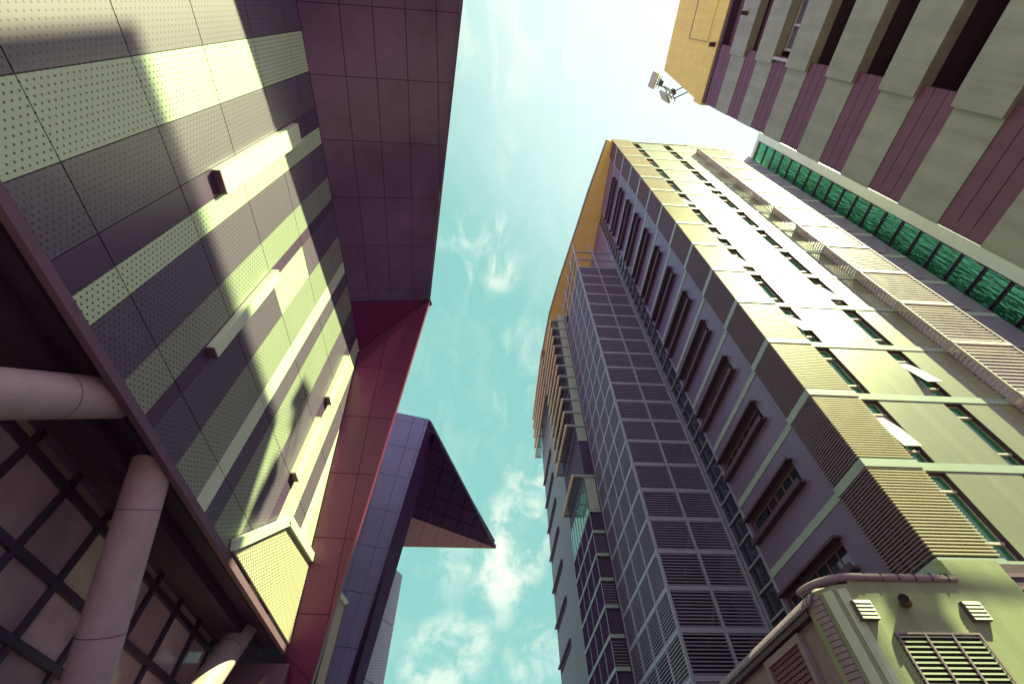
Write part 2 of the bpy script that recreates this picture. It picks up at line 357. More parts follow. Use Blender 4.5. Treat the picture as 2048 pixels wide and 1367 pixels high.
part('end_plate_edge', bar(NB(), Vector(c2[1]) + Vector((.03, .12, -.02)), Vector(c2[2]) + Vector((.03, .12, 0)), .10, .30, (0, 1, 0)), 'red_edge', left)
part('upper_block', B(-24, -D - .5, -10.5, 17.5, 7.6, 26), 'backing', left)
part('roof_slab', solid(NB(), [(-24, -10.4, 26.6), (xo(-10.4) - .03, -10.4, 26.6), (-4.3, 16.6, 26.6), (-24, 17.7, 26.6)], (0, 0, .35)), 'soffit', left)
# undercroft: ceiling, beams, curtain wall, mauve end wall, columns
part('ceiling', B(-24, -D - .02, -10.5, 22.3, 7.45, 7.58), 'ceiling', left)
part('ceiling_beam', B(-9.35, -8.95, -10.5, 22.3, 7.05, 7.447), 'ceiling', left)
part('ceiling_beam', B(-10.2, -9.352, -10.5, 22.2, 7.25, 7.446), 'beam', left)
part('end_wall', B(-14, -7.7, 22.38, 24.6, GZ, 6.92), 'trim_mauve', left)
XG = -10.6
tz = [GZ, .9, 2.6, 4.19, 5.46, 7.0, 7.45]; my = [-10, -6.5, -3, .5, 3.9, 7.3, 8.9, 10.6, 12.3, 14.1, 15.9, 17.7, 19.5, 21.2, 22.3]
cw = part('curtain_wall', NB(), 'cw_frame', left); bm = NB()
for z in tz[1:-1]: box(bm, XG - .08, XG + .12, -10, 22.3, z - .09, z + .09)
for y in my: box(bm, XG - .08, XG + .10, y - .08, y + .08, GZ, 7.44)
bm.to_mesh(cw.data); bm.free()
for j in range(len(tz) - 1):
    for i in range(len(my) - 1):
        if my[i + 1] < -3: continue
        lt = random.random() < .2
        part('pane', B(XG - .05, XG - .02, my[i] + .081, my[i + 1] - .081, tz[j] + .091 if j else GZ, tz[j + 1] - .091), 'cw_pane_light' if lt else random.choice(('cw_pane', 'cw_pane', 'cw_pane_reflect')), cw)
for top, bot in (((-8.65, 7.75, 7.5), (-8.65, -.4, -.3)), ((-8.62, 10.2, 7.5), (-8.62, 15.8, GZ)), ((-9.2, 20.36, 7.45), (-9.2, 15.55, GZ))):
    bm = NB(); T = Vector(top); Q = Vector(bot); ax = (T - Q).normalized()
    tube(bm, Q, T + ax * .5, .47, .47, 40); cp = T - ax * .25
    part('column', bm, 'column', left, smooth=False)
    for p in left.children[-1].data.polygons: p.use_smooth = len(p.vertices) == 4

for o in [c_ for c_ in left.children if c_.name.startswith('column')]:
    vs_ = [v.co.copy() for v in o.data.vertices]; n_ = len(vs_) // 2; lo = sum(vs_[:n_], Vector()) / n_; hi = sum(vs_[n_:], Vector()) / n_
    for t in (.35, .62, .86):
        p = lo.lerp(hi, t); ax = (hi - lo).normalized(); part('joint_ring', tube(NB(), p - ax * .012, p + ax * .012, .474, .474, 40), 'trim_mauve', o)
# ------------------------------------------------------------------ left beyond: slate blue prow building
prow = thing('prow_building', 'slate blue panelled building behind the hall with a pointed violet canopy', 'building', (-9, 32, GZ))
A = Vector((-5.07, 30, 27.8)); Bp = Vector((-7.25, 30, 5.3))
c3 = [(-8.6, 30, 28.6), A, Bp, (-8.6, 30, 5.3)]
part('front_panels', panels(c3, [0, .13, .62, .93, 1], [0, .035, .155, .28, .41, .53, .66, .79, .90, 1], .016, .06, (-6, 60, 10)), 'blue', prow)
part('front_backing', solid(NB(), [Vector(p) + Vector((-.05, .08, -.05)) for p in c3], (0, .3, 0)), 'backing', prow)
A2 = Vector((-4.72, 33, 28.6)); B2 = Vector((-7.05, 33, 5.3))
part('return_panels', panels([A + Vector((.02, .02, 0)), A2, B2, Bp + Vector((.02, .02, 0))], [0, 1], lin(8), .02, .08, (-9, 33, 10)), 'plum', prow)
T = Vector((1.44, 45, 24.2)); K = Vector((-6.8, 39.7, 24.2)); Q0 = Vector((-8.2, 45, 24.2)); U = Vector((-4.55, 31.2, 27.2))
def tri_panels(a, b, c_, n, away, gap=.05):
    bm = NB(); nn = (b - a).cross(c_ - a).normalized()
    if nn.dot(Vector(away) - a) < 0: nn = -nn
    P = lambda i, j: a + (b - a) * (i / n) + (c_ - a) * (j / n)
    for i in range(n):
        for j in range(n - i):
            q = [P(i, j), P(i + 1, j), P(i + 1, j + 1), P(i, j + 1)] if i + j < n - 1 else [P(i, j), P(i + 1, j), P(i, j + 1)]
            ce = sum(q, Vector()) / len(q); q = [v + (ce - v).normalized() * gap for v in q]; solid(bm, q, nn * .08)
    return bm
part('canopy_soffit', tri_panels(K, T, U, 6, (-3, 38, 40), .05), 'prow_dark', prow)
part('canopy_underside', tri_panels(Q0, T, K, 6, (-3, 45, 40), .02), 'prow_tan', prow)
up = Vector((0, .3, .5))
bm = NB(); bv = [bm.verts.new(p) for p in (K + Vector((0, .1, .12)), T + Vector((-.3, 0, .12)), Q0 + Vector((0, 0, .12)), U + Vector((-.2, .2, .3)), T + Vector((0, 0, .75)), Q0 + Vector((0, 0, .75)), A2 + Vector((0, .3, .3)))]
for f in ((0, 1, 3), (0, 2, 1), (1, 4, 3), (3, 4, 6), (4, 5, 6), (1, 2, 5, 4), (0, 3, 6), (0, 6, 5, 2)): bm.faces.new([bv[i] for i in f])
part('canopy_core', bm, 'backing', prow)
part('canopy_edge_trim', bar(NB(), T + Vector((.05, 0, .05)), A + Vector((.02, .4, .05)), .16, .30), 'blue', prow)
part('canopy_back_trim', bar(NB(), T + Vector((0, .06, .02)), Q0 + Vector((0, .06, .02)), .12, .10), 'parapet', prow)
part('body', solid(NB(), [(-8.8, 30.5, 27.5), (-5.5, 30.5, 27.0), (-7.3, 30.5, GZ), (-20, 30.5, GZ), (-20, 30.5, 27.5)], (-1.0, 2.4, 0)), 'backing', prow)
part('mesh_strip', B(-8.30, -7.86, 28.9, 29.1, GZ, 12.3), 'perf_fine', prow)
part('mesh_strip_cap', bar(NB(), (-8.32, 28.88, 12.5), (-7.7, 28.88, 11.9), .25, .22), 'solid_white', prow)

far = thing('mesh_clad_block', 'distant low block clad in grey mesh under the violet prow canopy', 'building', (-10, 50, GZ))
part('cladding', panels([(-9, 44, 22.1), (-9, 54.2, 25.6), (-9, 54.2, GZ), (-9, 44, GZ)], lin(1), lin(5), .03, .1, (-30, 50, 10)), 'mesh_far', far)
part('core', solid(NB(), [(-9.12, 44.05, 21.9), (-9.12, 54.15, 25.3), (-9.12, 54.15, GZ), (-9.12, 44.05, GZ)], (-8, 0, 0)), 'backing', far)

# ------------------------------------------------------------------ right: tiled office tower
TX, TY = 13.65, 12.48
tw = thing('office_tower', 'tall tiled office tower with tan corner louvres and a steel louvre cage on its side', 'building', (20, 20, GZ))
Z0 = 13.65; FH = 3.63; K0, K1 = -4, 11; TOP = 56.7; XE = 28.75
zb = lambda k: Z0 + FH * k
op = []
for k in range(K0, K1 + 1):
    for a, b in ((15.68, 16.50), (19.40, 20.20)): op.append((a, b, zb(k) + .21, zb(k) + FH - .2 if k < K1 else zb(k) + 2.6))
part('front_wall', wall(NB(), 'y', TY, TX, XE, GZ, TOP, op, .26), 'tile_lit', tw, recalc=False)
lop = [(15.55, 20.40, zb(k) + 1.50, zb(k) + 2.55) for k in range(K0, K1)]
part('side_wall', wall(NB(), 'x', TX, TY, 20.6, GZ, TOP - .3, lop, .3), 'tile_shade', tw, recalc=False)
part('core', B(TX + .45, XE - .1, TY + .30, 56, GZ, TOP - .1), 'reveal', tw)
part('side_wall', B(TX - .0, TX + .4, 22.6, 31, GZ, TOP - .3), 'tile_shade', tw)
part('end_wall', B(XE - .09, XE, TY + .01, 56, GZ, TOP), 'tile_shade', tw)
part('roof_parapet', B(22.67, XE + .05, TY - .03, TY + .4, TOP + .002, TOP + .9), 'tile_lit', tw)
part('roof_coping', B(TX - .05, 22.66, TY - .06, TY + .4, TOP + .002, TOP + .16), 'band', tw)
# floor bands
bandf = me(box(B(TX + 1.96, 22.6, -.03, .02, -.16, .19), 25.72, XE, -.03, .02, -.16, .19), M['band'])
bands = me(B(-.03, .02, 14.21, 20.58, -.15, .17), M['band'])
for k in range(K0, K1 + 1):
    part('floor_band', bandf, None, tw, (0, TY, zb(k))); part('floor_band', bands, None, tw, (TX, 0, zb(k)))
# corner louvres, one wrapped panel for each storey
bm = NB(); nS = 28; LD = .16
for i in range(nS):
    z = .27 + (FH - .42) * (i + .5) / nS
    box(bm, TX - LD, TX + 1.95, TY - LD, TY - LD + .07, z - .022, z + .022)
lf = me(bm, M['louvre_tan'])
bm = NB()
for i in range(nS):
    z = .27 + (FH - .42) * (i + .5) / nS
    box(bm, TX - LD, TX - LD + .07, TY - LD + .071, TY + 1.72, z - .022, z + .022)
ls = me(bm, M['louvre_shade'])
bm = NB()
for y in (TY + .08, TY + .6, TY + 1.15, TY + 1.66): box(bm, TX - .088, TX - .002, y - .02, y + .02, .2, FH - .16)
for x in (TX + .05, TX + .68, TX + 1.3, TX + 1.9): box(bm, x - .02, x + .02, TY - .088, TY - .002, .2, FH - .16)
lp = me(bm, M['hood'])
bm = B(TX - LD - .03, TX + 1.96, TY - LD - .03, TY - .001, -.16, .19); rl = me(bm, M['band'])
rs_ = me(B(TX - LD - .03, TX - .001, TY - .0005, TY + 1.74, -.16, .19), M['band'])
for k in range(K0, K1 + 1):
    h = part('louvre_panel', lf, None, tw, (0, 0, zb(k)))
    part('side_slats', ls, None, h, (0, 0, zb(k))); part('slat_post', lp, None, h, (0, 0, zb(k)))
    part('louvre_rail', rl, None, tw, (0, 0, zb(k))); part('louvre_rail', rs_, None, tw, (0, 0, zb(k)))
part('louvre_backing', B(TX + .02, TX + 1.94, TY - .012, TY - .001, GZ, TOP - .1), 'inner_wall', tw)
# front windows
H = FH - .41
def winmesh(w):
    f = NB(); z1, z2 = .62, H - .72
    box(f, .02, w - .02, .19, .25, .02, .06); box(f, .02, w - .02, .19, .25, H - .06, H - .02); box(f, .02, .06, .19, .25, .061, H - .061); box(f, w - .06, w - .02, .19, .25, .061, H - .061)
    for z in (z1, z2): box(f, .061, w - .061, .10, .249, z - .04, z + .04)
    p = NB()
    for a, b in ((.061, z1 - .041), (z1 + .041, z2 - .041), (z2 + .041, H - .061)): box(p, .061, w - .061, .215, .23, a, b)
    c_ = NB(); box(c_, .06, w - .06, -.02, .02, -(z2 - z1) + .1, 0)
    l_ = NB(); box(l_, .001, .019, .012, .252, .02, H - .02); box(l_, w - .019, w - .001, .012, .252, .02, H - .02); box(l_, .001, w - .001, .012, .252, .001, .0195); box(l_, .001, w - .001, .012, .252, H - .0195, H - .001)  # dark boxes that paint shade into the window recess
    return me(f, M['win_white']), me(p, M['glass_green']), me(c_, M['win_white']), z2, me(l_, M['hood'])
wf, wp, wc, wz2, wl1 = winmesh(.82); wf2, wp2, wc2, _, wl2 = winmesh(.80)
for k in range(K0, K1):
    for x, f_, p_, c_ in ((15.68, wf, wp, wc), (19.40, wf2, wp2, wc2)):
        L0 = (x, TY, zb(k) + .21); w = part('window', f_, None, tw, L0); part('pane', p_, None, w, L0); part('shade_lining', wl1 if x < 17 else wl2, None, w, L0)
        if (k, x > 17) in ((1, False), (0, True), (-1, False), (3, False), (4, False), (6, False), (7, True), (2, True)):
            o = part('open_sash', c_, None, w, (x, TY + .17, zb(k) + .21 + wz2 - .05)); o.rotation_euler.x = -math.radians((6, 13, 9)[(k + (x > 17)) % 3])
# side windows with hood and sill
f = NB(); y0, y1 = 15.55, 20.40
box(f, .22, .28, y0, y1, 0, .06); box(f, .22, .28, y0, y1, .99, 1.05)
for i in range(7):
    y = y0 + .03 + (y1 - y0 - .06) * i / 6; box(f, .22, .28, y - .03, y + .03, .061, .989)
fm = me(f, M['win_frame']); p = NB()
for i in range(6):
    a = y0 + .03 + (y1 - y0 - .06) * i / 6; box(p, .245, .255, a + .031, a + (y1 - y0 - .06) / 6 - .031, .061, .989)
pm = me(p, M['glass_dark'])
hm = me(B(-.32, .0, y0 - .14, y1 + .12, 1.05, 1.16), M['hood']); sm = me(box(B(-.32, .0, y0 - .14, y1 + .12, -.12, .0), -.32, -.25, y0 - .14, y1 + .12, .001, .12), M['hood'])
for k in range(K0, K1):
    L0 = (TX, 0, zb(k) + 1.5); w = part('window', fm, None, tw, L0); part('pane', pm, None, w, L0); part('hood', hm, None, w, L0); part('sill', sm, None, w, L0)
    if k % 3 != 1:
        o = part('open_sash', me(B(-.03, 0, 0, .7, -.8, 0), M['glass_dark']), None, w, (TX + .21, y0 + .1 + .8 * (k % 5), zb(k) + 2.4)); o.rotation_euler.y = math.radians(22)
# glazed strip between side wall and cage
part('strip_glazing', B(TX + .12, TX + .2, 20.6, 22.6, GZ, TOP - .31), 'glass_dark', tw)
bm = NB(); z = GZ + .6
for y in (20.66, 22.5): box(bm, TX - .06, TX + .119, y - .07, y + .07, GZ, TOP - .32)
while z < TOP - 1: box(bm, TX + .02, TX + .118, 20.74, 22.42, z - .045, z + .045); z += 1.21
part('strip_mullions', bm, 'steel', tw)
# steel louvre cage
CX, CY, CE = 9.2, 22.4, 30.62; LS = 1.848; CZ0 = 6.47 - LS * 5; NL = 29
cage = part('louvre_cage', NB(), 'steel', tw); bm = NB()
zt = CZ0 + LS * 28.05
for x, y in ((CX, CY), (11.35, CY), (13.4, CY), (CX, 24.45), (CX, 26.5), (CX, 28.55), (CX, CE)):
    box(bm, x - .07, x + .07, y - .07, y + .07, GZ, zt)
bmesh.ops.recalc_face_normals(bm, faces=bm.faces); bm.to_mesh(cage.data); bm.free()
bm = NB()
for a, b in ((CX + .071, 11.279), (11.421, 13.329)): box(bm, a, b, CY - .06, CY + .06, -.11, .11)
for a, b in ((CY + .071, 24.379), (24.521, 26.429), (26.571, 28.479), (28.621, CE - .071)): box(bm, CX - .06, CX + .06, a, b, -.10, .10)
rail = me(bm, M['steel'])
bm = NB(); ns = 11
for i in range(ns):
    z = .09 + (LS - .18) * (i + .5) / ns
    for a, b in ((CX + .08, 11.27), (11.43, 13.32)): box(bm, a, b, CY - .035, CY + .045, z - .024, z + .024)
    for a, b in ((CY + .08, 24.37), (24.53, 26.42), (26.58, 28.47), (28.63, CE - .08)): box(bm, CX - .035, CX + .045, a, b, z - .024, z + .024)
slm = me(bm, M['slat_steel'])
for k in range(28):
    z = CZ0 + LS * k
    if z < GZ: continue
    part('cage_rail', rail, None, cage, (0, 0, z))
    if k < 25:
        o = part('slats', slm, None, cage, (0, 0, z))
wk = me(B(CX + .5, 13.3, CY + .7, CY + 2.3, 0, .06), M['hood']); st = me(bar(NB(), (11.4, CY + .2, .9), (11.4, CY + 2.4, -.3), .06, .06), M['steel'])
for k in range(0, 14):   # walkways and struts inside
    z = CZ0 + LS * 2 * k + .3
    if z > 44: break
    if z > GZ: part('cage_walkway', wk, None, cage, (0, 0, z)); part('cage_strut', st, None, cage, (0, 0, z))
part('cage_inner_wall', B(10.15, 13.6, CY + 2.6, 30.5, GZ, 44.6), 'inner_wall', cage)
part('cage_post', B(9.75, 10.14, CY + 2.7, CY + 3.1, GZ, 44.4), 'pale_post', cage)
# bay beyond the cage
BX, BY = 8.27, 30.95
bay = part('projecting_bay', B(BX + .08, 13.6, BY + .08, 39.1, GZ, 46.9), 'inner_wall', tw)
part('end_panel', B(BX + .02, 9.12, BY, BY + .075, 26.7, 46.9), 'pale_post', bay); part('end_panel', B(BX + .02, 9.12, BY, BY + .075, 19.9, 23.0), 'pale_post', bay)
bm = NB()
for k in range(-6, 13):
    z = 19.75 - 1.72 * (k + 6) if False else 9.40 + 1.72 * k
    if z > 19.8: break
    box(bm, BX - .06, 9.12, BY - .06, BY + .02, z - .11, z + .11); box(bm, BX - .06, BX + .02, BY + .021, 39.15, z - .11, z + .11)
part('bay_rail', bm, 'band', bay)
bm = NB()
for i in range(5): y = BY + .1 + 8.0 * i / 4; box(bm, BX - .03, BX + .03, y - .04, y + .04, GZ, 19.6)
part('bay_mullion', bm, 'band', bay)
part('dark_panels', B(BX, BX + .07, BY + .02, 39.12, GZ, 19.75), 'dark_panel', bay)
bm = NB()
for i in range(8): box(bm, BX + .05, 9.1, BY - .01, BY + .06, .2 + .17 * i, .24 + .17 * i)
bl = me(bm, M['slat_steel'])
for k in range(0, 6): part('bay_louvre', bl, None, bay, (0, 0, 9.40 + 1.72 * (2 * k - 6)))
part('bay_glazing', B(BX, BX + .07, BY + .4, 39.0, 19.95, 22.4), 'glass_green', bay)
bm = NB()
for i in range(9): y = BY + .4 + 8.2 * i / 8; box(bm, BX - .03, BX + .02, y - .03, y + .03, 19.9, 22.6)
part('bay_glazing_bars', bm, 'steel', bay)
# canopy of slats above the glazing, then the stacked tube screens
def tubes(n, x, y0, y1, z0, dz, r, ret):
    t = NB(); q = NB(); s = me(B(0, BX + .1 - x, -.04, .04, -.05, .05), M['band']); br = []
    for k in range(n):
        z = z0 + dz * k; tube(t, (x, y0, z), (x, y1, z), r, None, 10)
        if ret: br.append(me(B(x, 9.15, y0 - .07, y0 + .07, z - .10, z + .10), M['band']))
        for y in lin(3, y0 + .3, y1 - .2): br.append((s, (x, y, z)))
        for j in range(1, 9): box(q, x + .02 + .09 * j, x + .07 + .09 * j, y0, y1, z - .06, z - .03)
    return t, br, q
for a in ((11, 7.40, BY - .02, 38.5, 28.4, 1.72, .13, True), (5, 7.40, 38.9, 53.0, 42.2, 1.88, .13, False), (1, 7.35, BY - .02, 37.0, 22.9, 1.7, .13, True)):
    t, s, q = tubes(*a); o = part('sunshade_screen', t, 'bamboo', tw, smooth=True); part('shade_slats', q, 'inner_wall', o)
    for b_ in s:
        if isinstance(b_, tuple): part('bracket', b_[0], None, o, b_[1])
        else: part('end_rail', b_, None, o)
part('rear_wall', B(BX + .4, 13.6, 39.12, 53.2, GZ, 48.5), 'grey_wall', tw)
part('rear_wall', B(BX + .1, BX + .398, 39.12, 52.4, GZ, 42.8), 'grey_wall', tw)
for z in (36.9, 33.4, 29.9, 26.4, 22.8, 19.2, 15.6, 12.0, 8.5):
    w = part('slit_window', B(BX + .06, BX + .099, 45.2, 52.0, z - .28, z + .25), 'void', tw); part('slit_hood', B(BX - .12, BX + .09, 45.0, 52.6, z + .251, z + .40), 'grey_wall', w)
# eave
eo = [(12.8, 12.3), (11.6, 18.5), (10.9, 23), (9.5, 31.6), (8.8, 37), (8.44, 45.6), (8.6, 51), (9.2, 55)]
part('eave', solid(NB(), [(x, y, TOP - .28) for x, y in eo] + [(16, 55, TOP - .28), (16, 14, TOP - .28), (TX + .1, TY + .02, TOP - .28)], (0, 0, .30)), 'yellow', tw)
bm = NB()
for a, b in zip(eo, eo[1:]): bar(bm, (a[0], a[1], TOP - .12), (b[0], b[1], TOP - .12), .14, .36)
part('eave_gutter', bm, 'band', tw)
bm = NB()
for i in range(10):
    t = (i + .5) / 10 * (len(eo) - 1); j = int(t); w = t - j; x = eo[j][0] * (1 - w) + eo[j + 1][0] * w; y = eo[j][1] * (1 - w) + eo[j + 1][1] * w
    box(bm, x, TX, y - .03, y + .03, TOP - .31, TOP - .281)
part('eave_joints', bm, 'parapet', tw)
part('shade_sheet', B(22.62, XE - .002, TY - .012, TY - .001, GZ, TOP - .05), 'tile_shade', tw)  # thin sheet painting shade onto the front wall behind the sunshades
# sunshade boxes on the front
SX0, SX1, SD = 22.65, 25.7, .52
bm = NB()
for i in range(13):
    z = .22 + (FH - .42) * (i + .5) / 13
    box(bm, SX0, SX1, TY - SD, TY - SD + .05, z - .03, z + .03); box(bm, SX0, SX0 + .05, TY - SD + .051, TY - .02, z - .05, z + .05); box(bm, SX1 - .05, SX1, TY - SD + .051, TY - .02, z - .05, z + .05)
ssl = me(bm, M['win_white'])
bm = NB()
box(bm, SX0 - .04, SX1 + .03, TY - SD - .06, TY - .005, -.12, .12); box(bm, SX0 - .05, SX0 + .03, TY - SD - .04, TY - SD + .06, .121, FH - .121); box(bm, SX1 - .04, SX1 + .04, TY - SD - .04, TY - SD + .06, .121, FH - .121)
sfr = me(bm, M['win_white'])
for k in range(K0, K1):
    o = part('sunshade_box', sfr, None, tw, (0, 0, zb(k))); part('slats', ssl, None, o, (0, 0, zb(k)))
bm = NB(); box(bm, SX0 - .04, SX1 + .03, TY - SD - .06, TY - .005, -.1, .1); part('sunshade_box_top', bm, 'win_white', tw, (0, 0, zb(K1)))
lg = me(B(26.6, 27.6, TY - .10, TY - .004, .5, .56), M['band'])
for k in range(K0, K1 + 1): part('ledge', lg, None, tw, (0, 0, zb(k)))

# ------------------------------------------------------------------ glass stair wing
gw = thing('glass_stair_wing', 'narrow wing of wavy green glass squeezed between the tower and the striped block', 'building', (32, 12, GZ))
GX = 30.0; GT = 54.9
part('pale_pier', B(GX - .05, GX + 3, 10.2, 11.0, GZ, GT + .5), 'pale_panel', gw)
part('core', B(GX + .4, GX + 4, 11.01, 16, GZ, GT), 'backing', gw)
part('head_panel', B(GX - .04, GX + .39, 11.01, 13.4, GT + .001, GT + .5), 'pale_panel', gw)
PH = 1.787; zp = [24.13 + PH * k for k in range(-14, 18)]
for a, b in zip(zp, zp[1:] ):
    if b < GT: part('pane', B(GX + .02, GX + .06, 11.06, 13.2, a + .1, b - .1), 'glass_wave', gw)
bm = NB()
for z in zp:
    if z > GT: break
    for e in (-.085, .085): box(bm, GX - .03, GX + .10, 11.07, 13.18, z + e - .035, z + e + .035)
for y in (11.03, 13.22): box(bm, GX - .04, GX + .09, y - .035, y + .035, GZ, GT)
part('mullion', bm, 'cw_frame', gw)

# ------------------------------------------------------------------ right front: striped block
SXX = 13.3; s = 13.3; YE = .3415 * s; YN = -8.7; YO = .0985 * s; XB = 21.5
sb = thing('striped_block', 'block striped in plum and grey-green with open galleries and a stained yellow parapet', 'building', (17, -2, GZ))
lightb = [(2.169, 2.306), (1.931, 2.058), (1.693, 1.819), (1.445, 1.574), (1.205, 1.328), (.961, 1.087), (.72, .843), (.48, .60), (.24, .36), (0, .12)]
plum = [(2.306, 2.445)] + [(lightb[i + 1][1], lightb[i][0]) for i in range(len(lightb) - 1)]
for i, (a, b) in enumerate(lightb):
    part('spandrel', B(SXX, SXX + .3, YN, YE, a * s, b * s), 'stucco', sb)
    part('gallery_parapet', B(SXX - .13, SXX - .001, YN, .1235 * s, a * s - .02, b * s + .03), 'stucco', sb)
for i, (a, b) in enumerate(plum):
    bm = NB(); n = 2 if i in (0,) else 3; h = (b - a) * s / n
    for j in range(n): box(bm, SXX + .03, SXX + .28, YO, YE - .01, a * s + h * j + .014, a * s + h * (j + 1) - .014)
    part('plum_boards', bm, 'board', sb)
    part('gallery_slab', B(SXX + .301, XB - .3, YN + .1, YE - .3, lightb[i][1] * s if i < len(lightb) and False else b * s + .05, b * s + .25), 'hood', sb)
    o = part('gallery_opening', B(SXX + (.42 if i < 2 else 2.2), SXX + (.5 if i < 2 else 2.3), YN + .1, YO + .2, a * s + .01, b * s - .01), 'board' if i < 2 else 'void', sb)
    if i == 2:
        part('blind_pane', B(SXX + .40, SXX + .43, -2.5, YO - .25, a * s + .06, b * s - .06), 'blind', o)
        bm = NB()
        for y in (YO - .28, YO - 1.25, YO - 2.6): box(bm, SXX + .30, SXX + .399, y - .05, y + .05, a * s + .05, b * s - .05)
        for z in (a * s + .08, b * s - .08): box(bm, SXX + .31, SXX + .398, -2.5, YO - .2, z - .04, z + .04)
        part('blind_frame', bm, 'win_white', o)
        bm = NB(); z = a * s + .2
        while z < b * s - .2: box(bm, SXX + .385, SXX + .399, -2.4, YO - .3, z, z + .05); z += .16
        part('blind_slats', bm, 'rail', o)
        part('tube_lamp', tube(NB(), (SXX - .05, YO + .1, b * s + .0), (SXX - .05, YO + .1, a * s - .05), .07), 'win_white', o)
    if i == 3:
        bm = NB()
        for j in range(6): z = a * s + .35 + .13 * j; box(bm, SXX + .5, SXX + .54, YN + .2, YO, z - .015, z + .015)
        part('gallery_bars', bm, 'bamboo', o)
    if i >= 1:
        bm = NB(); z = a * s + .28; tube(bm, (SXX + .12, YN + .2, z), (SXX + .12, YO, z), .045)
        for y in (YO - .25, YO - 3, YO - 6): box(bm, SXX + .09, SXX + .15, y - .03, y + .03, a * s, z - .02)
        part('railing', bm, 'rail', sb)
part('front_wall', B(SXX + .05, XB, YE - .29, YE - .02, GZ, 2.44 * s), 'stucco', sb)
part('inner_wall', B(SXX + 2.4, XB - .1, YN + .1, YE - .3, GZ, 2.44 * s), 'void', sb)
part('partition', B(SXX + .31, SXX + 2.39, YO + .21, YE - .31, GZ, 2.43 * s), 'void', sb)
part('end_wall', B(SXX + .3, XB, YN, YN + .09, GZ, 2.44 * s), 'stucco', sb)
part('shadow_blocker', solid(NB(), [(18.3, 6.0, 18.9), (18.3, YE - .015, 24.3), (18.3, YE - .015, 24.6), (18.3, 6.0, 19.2)], (5.2, 0, 0)), 'stucco', sb)  # unseen sloped slab added to cast a shadow on the plant house
part('shadow_blocker_tab', B(19.4, 20.7, 5.93, 5.99, 18.15, 18.905), 'stucco', sb)  # unseen tab added to extend that cast shadow downwards
# cornice and yellow parapet
part('cornice', B(SXX - .10, XB, YN - .05, YE + .14, 2.472 * s, 2.575 * s), 'parapet', sb)
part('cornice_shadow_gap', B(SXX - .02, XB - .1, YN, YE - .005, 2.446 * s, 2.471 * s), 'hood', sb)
pp = [(YN, 2.60), (YE - .03, 2.60), (.282 * s, 3.205), (YN, 3.205)]
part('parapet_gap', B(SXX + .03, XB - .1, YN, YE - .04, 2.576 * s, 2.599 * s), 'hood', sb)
# parapet with a recessed field
fr = [(YN, 2.60), (YE - .03, 2.60), (.282 * s, 3.205), (YN, 3.205)]
part('parapet', solid(NB(), [(SXX + .02, y, z * s) for y, z in fr], (XB - SXX - .2, 0, 0)), 'parapet', sb)
part('parapet_field', B(SXX - .04, SXX + .019, YN, .098 * s, 2.62 * s, 2.878 * s), 'parapet', sb)
bm = NB()
box(bm, SXX - .06, SXX + .018, YN, .099 * s, 2.8785 * s, 2.886 * s); box(bm, SXX - .06, SXX - .039, .0982 * s, .1 * s, 2.62 * s, 2.8784 * s)
part('parapet_moulding', bm, 'trim_mauve', sb)
part('spout', tube(NB(), (SXX + .1, .102 * s, 2.50 * s), (SXX - .45, .104 * s, 2.50 * s), .13), 'rust', sb)
part('spout', tube(NB(), (SXX + .1, -.02 * s, 2.25 * s), (SXX - .5, -.02 * s, 2.25 * s), .10), 'rust', sb)

# antennas fixed to the parapet corner
def antenna(name, label, x, y, z, w, h, dz, yaw):
    t = thing(name, label, 'antenna', (x, y, z), 'antennas on the parapet corner')
    R_ = Matrix.Rotation(yaw, 3, 'Z')
    def P(v): return Vector((x, y, z)) + R_ @ Vector(v)
    bm = NB(); solid(bm, [P((-w / 2, .55, -h / 2)), P((w / 2, .55, -h / 2)), P((w / 2, .55, h / 2)), P((-w / 2, .55, h / 2))], R_ @ Vector((0, .16, 0))); part('panel', bm, 'antenna', t)
    bm = NB()
    for sx in (-.22, .22): bar(bm, P((sx, .2, -h / 2 - .15)), P((sx, .2, h / 2 + .2)), .05, .05)
    for sz in (-h / 2 + .1, 0, h / 2 - .05): bar(bm, P((-.5, .2, sz)), P((.5, .2, sz)), .05, .05)
    for sz in (-h / 2 + .1, h / 2 - .1): bar(bm, P((0, .15, sz)), P((0, .56, sz)), .05, .05); bar(bm, P((.22, .2, sz)), P((.3, -1.1, sz - .1)), .07, .07)
    part('mount', bm, 'antenna_dark', t)
    part('radio_unit', solid(NB(), [P((-.18, .02, -.3)), P((.18, .02, -.3)), P((.18, .02, .3)), P((-.18, .02, .3))], R_ @ Vector((0, -.22, 0))), 'antenna_dark', t)
antenna('panel_antenna', 'upper panel antenna at the tip of the yellow parapet, facing straight ahead', 13.75, 4.78, 44.3, 1.2, 1.5, 0, 1.75)
antenna('panel_antenna', 'lower slimmer panel antenna nearest the cornice of the yellow parapet', 13.7, 5.0, 40.4, .7, 2.0, 0, 1.0)

